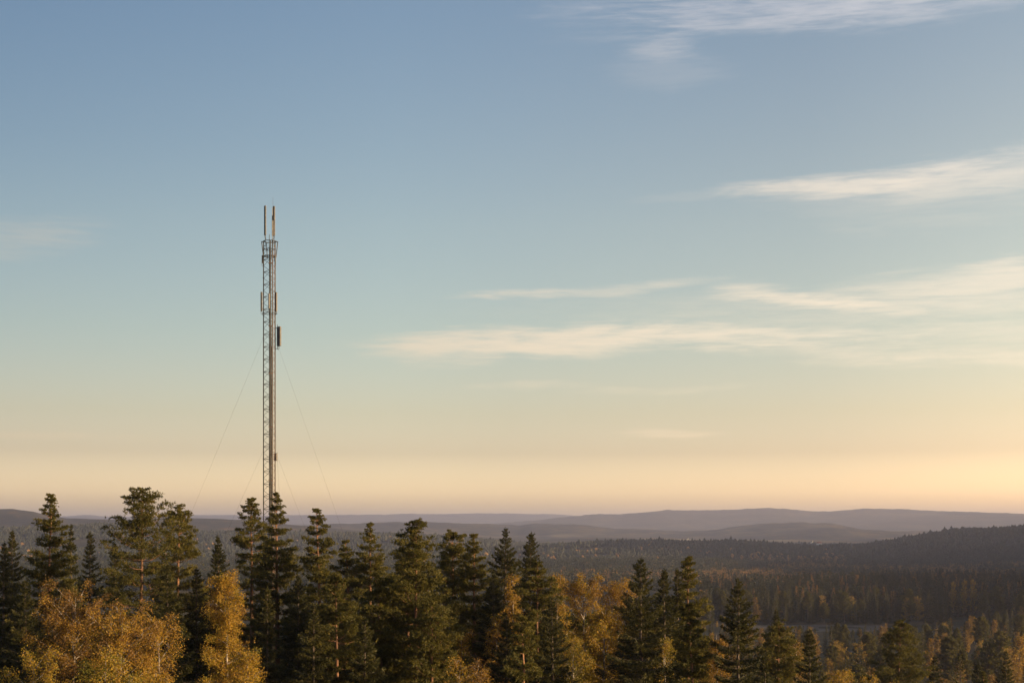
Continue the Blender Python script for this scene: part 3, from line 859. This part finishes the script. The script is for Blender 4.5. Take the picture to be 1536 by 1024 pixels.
# middle pair
panel(392.6, 438.5, 466.5, .18, .14, -.1, R(-38), 'shell', [[(mx(392.6), -.1, zz(441)), (*legs[0], zz(441))], [(mx(392.6), -.1, zz(463)), (*legs[0], zz(463))]])
panel(413.9, 438.5, 467, .22, .16, .1, R(-38), 'shell', [[(mx(413.6), .1, zz(441)), (*legs[2], zz(441))], [(mx(413.6), .1, zz(463)), (*legs[2], zz(463))]])
panel(405.5, 442, 464, .15, .14, -.72, 0, 'shell_back', [[(mx(405.5), -.72, zz(446)), (*legs[1], zz(446))], [(mx(405.5), -.72, zz(460)), (*legs[1], zz(460))]])
link('antenna_ring', ring(.74, zz(470), .035).mesh('antenna_ring', M['steel'], True), mast)
# the big single panel on its arm
panel(417.8, 489.5, 518, .47, .22, .3, R(-36), 'shell', [[(mx(415.5), .35, zz(486)), (mx(415.5), .35, zz(523))], [(*legs[2], zz(491)), (mx(415.5), .35, zz(491))], [(*legs[2], zz(522)), (mx(415.5), .35, zz(522))]])
# small radio unit lower down
b = MB(); b.box((mx(413), .2, zz(685)), (.34, .22, .7), R(-20), bev=.04)
ru = link('radio_unit', b.mesh('radio_unit', M['shell_back']), mast)
b = MB()
for py in (679.5, 690): b.tube([(*legs[2], zz(py)), (mx(415), .3, zz(py))], .03, 6)
b.tube([(mx(415), .3, zz(678.5)), (mx(415), .3, zz(691))], .03, 6)
link('mounting_bracket', b.mesh('mounting_bracket', M['steel']), ru)
# guy wires, six, each to its own anchor
for py, RG in ((505, 20.4), (675, 16.6)):
    for k in range(3):
        a = TH + k * 2.0944; c, s_ = math.cos(a), math.sin(a)
        ax, ay = RG * c, RG * s_; az_ = gz(mx0 + ax, my0 + ay) - base_z
        q = np.linspace(0, 1, 14); P = np.stack([RM * c + (ax - RM * c) * q, RM * s_ + (ay - RM * s_) * q, zz(py) + (az_ - zz(py)) * q - 1.1 * 4 * q * (1 - q) * .35], -1)
        b = MB(); b.tube(P, .0048, 6)
        gw = link('guy_wire', b.mesh('guy_wire', M['steel']), mast)
        b = MB(); b.box((ax, ay, az_ + .1), (.5, .5, .5), a, bev=.05); link('anchor_block', b.mesh('anchor_block', M['shell_back']), gw)
b = MB(); b.box((0, 0, .1), (2.2, 2.2, .5), TH, bev=.1); link('foundation', b.mesh('foundation', M['shell']), mast)

# ------------------------------------------------------------------ far houses
M['whitewash'] = noise_mat('white_render', (.5, .48, .44), (.62, .6, .56), .3, .8)
M['redroof'] = noise_mat('clay_tiles', (.28, .10, .06), (.36, .15, .09), .8, .8)
M['slate'] = noise_mat('dark_slate', (.06, .06, .065), (.1, .1, .1), .8, .6)
M['pane'] = noise_mat('window_glass', (.03, .035, .04), (.05, .055, .06), 1, .1)


def house(px, d, w, dp, h, rz, label, roofm, lift=0.0, tower=0.0):
    x = (px - CX) / F * d; root = empty('house' if not tower else 'church', (x, d, gz(x, d) + lift), rz)
    tag(root, label, 'house' if not tower else 'church')
    b = MB(); b.box((0, 0, h / 2 - 3), (w, dp, h + 6)); link('wall', b.mesh('wall', M['whitewash']), root)
    b = MB(); e = .4; rh = dp * .42; x0, x1, y1 = -w / 2 - e, w / 2 + e, dp / 2 + e
    b.add([(x0, -y1, h + .01), (x1, -y1, h + .01), (x1, y1, h + .01), (x0, y1, h + .01), (x0, 0, h + rh), (x1, 0, h + rh)], [(0, 1, 5, 4), (2, 3, 4, 5), (3, 2, 1, 0), (0, 4, 4, 3), (1, 2, 5, 5)])
    b2 = MB(); V, Q, _, _ = b.arrays()
    me = bpy.data.meshes.new('roof'); me.from_pydata([tuple(v) for v in V], [], [(0, 1, 5, 4), (2, 3, 4, 5), (3, 2, 1, 0), (0, 4, 3), (1, 2, 5)]); me.materials.append(roofm)
    rf = link('roof', me, root)
    b = MB(); b.box((w * .2, .3, h + rh), (.8, .8, 2.0)); link('chimney', b.mesh('chimney', M['redroof']), rf)
    for k in (-.3, 0, .3):
        b = MB(); b.box((w * k, -dp / 2 - .02, h * .55), (1.3, .1, 1.5)); link('window', b.mesh('window', M['pane']), root)
    if tower:
        b = MB(); b.box((-w / 2 - 2.6, 0, tower / 2 - 3), (5, 5, tower + 6)); tw = link('tower', b.mesh('tower', M['whitewash']), root)
        b = MB(); b.tube([(-w / 2 - 2.6, 0, tower), (-w / 2 - 2.6, 0, tower + 10)], [3.4, .05], 4); link('spire', b.mesh('spire', M['slate']), tw)
    return root


house(1229, 2905, 10, 7, 5.5, R(35), 'pale house with red roof catching the sun on the dark ridge', M['redroof'], 8)
house(1218, 4600, 7, 6, 4.5, R(50), 'tiny white house in the hazy valley behind the ridge', M['slate'], 1)
house(1035, 5900, 14, 9, 5, R(20), 'tiny white church with slim tower in the hazy far valley', M['slate'], 2, 14)

# ------------------------------------------------------------------ haze
m, nt, N, Lk = new_mat('haze_air')
pv = node(nt, 'ShaderNodeVolumePrincipled'); pv.inputs['Color'].default_value = (.74, .77, 1.0, 1); pv.inputs['Density'].default_value = 7.4e-5; pv.inputs['Anisotropy'].default_value = .5
o = node(nt, 'ShaderNodeOutputMaterial'); Lk.new(pv.outputs[0], o.inputs['Volume'])
b = MB(); zlo, zhi = float(Vt[:, 2].min()) - 1.5, max(float(Vt[:, 2].max()), 60) + 25
b.box((0, 0, (zlo + zhi) / 2), (41600, 41600, zhi - zlo))
tag(link('haze', b.mesh('haze', m)), 'thin warm evening haze over the valley', None, None, 'stuff')

# ------------------------------------------------------------------ sky, sun
SUN_AZ, SUN_EL = R(110), R(7.5)
w = bpy.data.worlds.new('World'); S.world = w; w.use_nodes = True
nt = w.node_tree; nt.nodes.clear(); Lk = nt.links
sky = node(nt, 'ShaderNodeTexSky', sky_type='NISHITA'); sky.sun_disc = False
sky.sun_elevation = SUN_EL; sky.sun_rotation = SUN_AZ; sky.altitude = 200; sky.air_density = 1.0; sky.dust_density = 1.5; sky.ozone_density = 1.0
tc = node(nt, 'ShaderNodeTexCoord'); sx = node(nt, 'ShaderNodeSeparateXYZ'); Lk.new(tc.outputs['Generated'], sx.inputs[0])


def mth(op, a, b=None, c=None, clamp=False):
    n = node(nt, 'ShaderNodeMath', operation=op, use_clamp=clamp)
    for k, v in enumerate((a, b, c)):
        if v is None: continue
        if isinstance(v, (int, float)): n.inputs[k].default_value = v
        else: Lk.new(v, n.inputs[k])
    return n.outputs[0]


azi = mth('ARCTAN2', sx.outputs[0], sx.outputs[1])
hyp = mth('SQRT', mth('ADD', mth('MULTIPLY', sx.outputs[0], sx.outputs[0]), mth('MULTIPLY', sx.outputs[1], sx.outputs[1])))
ele = mth('ARCTAN2', sx.outputs[2], hyp)
cv = node(nt, 'ShaderNodeCombineXYZ'); Lk.new(azi, cv.inputs[0]); Lk.new(ele, cv.inputs[1])


def snoise(sx_, sy_, det, seed, rough=.55, dist=0.0):
    mp = node(nt, 'ShaderNodeMapping'); mp.inputs['Scale'].default_value = (sx_, sy_, 1); mp.inputs['Location'].default_value = (seed * 3.7, seed * 1.9, seed)
    Lk.new(cv.outputs[0], mp.inputs[0])
    n = node(nt, 'ShaderNodeTexNoise'); n.inputs['Scale'].default_value = 1; n.inputs['Detail'].default_value = det; n.inputs['Roughness'].default_value = rough; n.inputs['Distortion'].default_value = dist
    Lk.new(mp.outputs[0], n.inputs['Vector']); return n.outputs['Fac']


EXPO, SKYK = 1.10, .15
deg = lambda x: x / 40.0
el40 = mth('MULTIPLY', ele, 1 / R(40), clamp=True)
tn_ = ramp(nt, [(0, (1.54, 1.36, 1.55)), (deg(1.4), (1.45, 1.26, 1.46)), (deg(3), (.86, .715, .80)), (deg(4.6), (.79, .655, .65)), (deg(7.8), (.735, .655, .625)), (deg(12), (.73, .66, .63)), (deg(20), (.62, .615, .655)), (1, (.58, .58, .66))], el40)
ta_ = ramp(nt, [(0, (.83, .90, .95)), (.5, (1, 1, 1)), (1, (.95, .92, .90))], mth('MULTIPLY_ADD', azi, 1 / R(40), .5, clamp=True))
fadeup = mth('MULTIPLY_ADD', ele, 1 / R(12), -.25, clamp=True)
mxa = node(nt, 'ShaderNodeMix', data_type='RGBA'); Lk.new(fadeup, mxa.inputs[0]); mxa.inputs[6].default_value = (1, 1, 1, 1); Lk.new(ta_, mxa.inputs[7])
vm = node(nt, 'ShaderNodeVectorMath', operation='MULTIPLY'); Lk.new(sky.outputs[0], vm.inputs[0]); Lk.new(tn_, vm.inputs[1])
vm2 = node(nt, 'ShaderNodeVectorMath', operation='MULTIPLY'); Lk.new(vm.outputs[0], vm2.inputs[0]); Lk.new(mxa.outputs[2], vm2.inputs[1])

# thin high clouds: streaks lying in given directions of the sky, frayed by noise
n1 = snoise(8, 60, 6, 1, .62, .8); n2 = snoise(30, 330, 5, 5, .65, .4); n3 = snoise(6, 12, 4, 9)
warp = mth('MULTIPLY_ADD', n3, .022, -.011)
fray = mth('ADD', mth('MULTIPLY_ADD', n1, 5.0, -2.55), mth('MULTIPLY_ADD', n2, 3.4, -1.7))
elw = mth('ADD', ele, warp)
CLOUDS = [(1300, 6, 420, 34, 0, .55), (1130, 14, 240, 24, 0, .25), (1000, 70, 62, 20, -.02, .36), (1010, 108, 90, 26, 0, .14), (920, 20, 120, 40, 0, .14),
          (1290, 272, 190, 19, -.04, .8), (1480, 262, 170, 32, -.05, .55), (1080, 294, 130, 8, -.02, .10), (1420, 300, 260, 40, 0, .15),
          (775, 443, 100, 8, -.02, .62), (970, 428, 120, 11, -.10, .5), (1120, 434, 66, 16, 0, .6), (1240, 453, 150, 12, .15, .95), (1100, 470, 380, 34, 0, .18),
          (820, 511, 260, 27, -.02, .95), (700, 522, 140, 26, 0, .6), (1060, 510, 260, 19, .03, .85), (1000, 504, 340, 13, .02, .45), (1190, 528, 200, 12, .04, .45),
          (1450, 440, 220, 44, 0, .42), (1500, 425, 150, 16, -.03, .4), (1520, 398, 90, 14, 0, .5), (1480, 500, 230, 22, 0, .42), (1490, 540, 280, 16, .01, .6), (1400, 470, 320, 60, 0, .2),
          (790, 578, 100, 7, .02, .4), (970, 586, 140, 6, 0, .25), (1000, 648, 85, 7, .01, .5), (60, 657, 230, 8, .01, .4), (20, 355, 130, 30, -.12, .3)]
acc = None
for px, py, hw, hh, slp, op in CLOUDS:
    a0 = math.atan((px - CX) / F); ca = math.cos(a0); e0 = math.atan((HY - py) / F * ca)
    W_, H_ = hw / F * ca * ca, hh / F * ca
    du = mth('ADD', azi, -a0)
    dv = mth('ADD', mth('MULTIPLY_ADD', du, slp, -e0), elw)
    u2 = mth('POWER', mth('ABSOLUTE', mth('MULTIPLY', du, 1 / W_)), 2.0); v2 = mth('POWER', mth('ABSOLUTE', mth('MULTIPLY', dv, 1 / H_)), 2.0)
    d2 = mth('ADD', u2, v2)
    fr = mth('ADD', mth('MULTIPLY', d2, -1.15), mth('ADD', fray, 1.05))
    sm = node(nt, 'ShaderNodeMapRange', interpolation_type='SMOOTHSTEP'); Lk.new(fr, sm.inputs[0]); sm.inputs[1].default_value = -1.0; sm.inputs[2].default_value = 2.0
    fall = node(nt, 'ShaderNodeMapRange', interpolation_type='SMOOTHSTEP'); Lk.new(d2, fall.inputs[0]); fall.inputs[1].default_value = 2.5; fall.inputs[2].default_value = .0
    a = mth('MULTIPLY', mth('MULTIPLY', sm.outputs[0], fall.outputs[0]), op)
    inv = mth('SUBTRACT', 1.0, a)
    acc = inv if acc is None else mth('MULTIPLY', acc, inv)
alpha = mth('SUBTRACT', 1.0, acc, clamp=True)
def lin(c): return tuple(((v / 255 + .055) / 1.055) ** 2.4 / 1.25 for v in c)
cc = ramp(nt, [(0, lin((255, 226, 182))), (deg(3.5), lin((254, 228, 190))), (deg(7.5), lin((240, 225, 200))), (deg(13), lin((232, 220, 203))), (deg(20), lin((208, 206, 210)))], el40)
cb = mth('MULTIPLY_ADD', azi, .55, 1.0)
ck = node(nt, 'ShaderNodeVectorMath', operation='SCALE'); Lk.new(cc, ck.inputs[0]); Lk.new(mth('MULTIPLY', cb, 1.25 / (2 ** EXPO * SKYK)), ck.inputs[3])
mxc = node(nt, 'ShaderNodeMix', data_type='RGBA'); Lk.new(alpha, mxc.inputs[0]); Lk.new(vm2.outputs[0], mxc.inputs[6]); Lk.new(ck.outputs[0], mxc.inputs[7])
az2 = ramp(nt, [(0, (.78, .78, .80)), (.375, (1, 1, 1)), (.5, (1.03, 1.02, 1.02)), (.8, (1.24, 1.18, 1.14)), (1, (1.52, 1.40, 1.30))], mth('MULTIPLY_ADD', azi, 1 / R(40), .5, clamp=True))
vm3 = node(nt, 'ShaderNodeVectorMath', operation='MULTIPLY'); Lk.new(vm2.outputs[0], vm3.inputs[0]); Lk.new(az2, vm3.inputs[1]); Lk.new(vm3.outputs[0], mxc.inputs[6])
bg = node(nt, 'ShaderNodeBackground'); bg.inputs['Strength'].default_value = SKYK
Lk.new(mxc.outputs[2], bg.inputs['Color'])
o = node(nt, 'ShaderNodeOutputWorld'); Lk.new(bg.outputs[0], o.inputs['Surface'])

sd = bpy.data.lights.new('sun', 'SUN'); sd.energy = 5.0; sd.angle = R(.5); sd.color = (1, .70, .37)
so = bpy.data.objects.new('sun', sd); C.objects.link(so)
so.rotation_euler = (R(90) - SUN_EL, 0, math.pi - SUN_AZ)
so.location = (60, 20, 60)

# ------------------------------------------------------------------ camera and render settings
cd = bpy.data.cameras.new('camera'); co = bpy.data.objects.new('camera', cd); C.objects.link(co); S.camera = co
co.location = (0, 0, CAMZ); co.rotation_euler = (R(90), 0, 0)
cd.sensor_width = 36; cd.lens = 36 * F / 1536; cd.shift_y = (HY - 512) / 1536
cd.clip_start = .2; cd.clip_end = 60000
S.view_settings.view_transform = 'Standard'; S.view_settings.look = 'None'; S.view_settings.exposure = EXPO; S.view_settings.gamma = 1
S.cycles.use_denoising = True
S.cycles.max_bounces = 6; S.cycles.diffuse_bounces = 3; S.cycles.transmission_bounces = 4; S.cycles.volume_bounces = 1
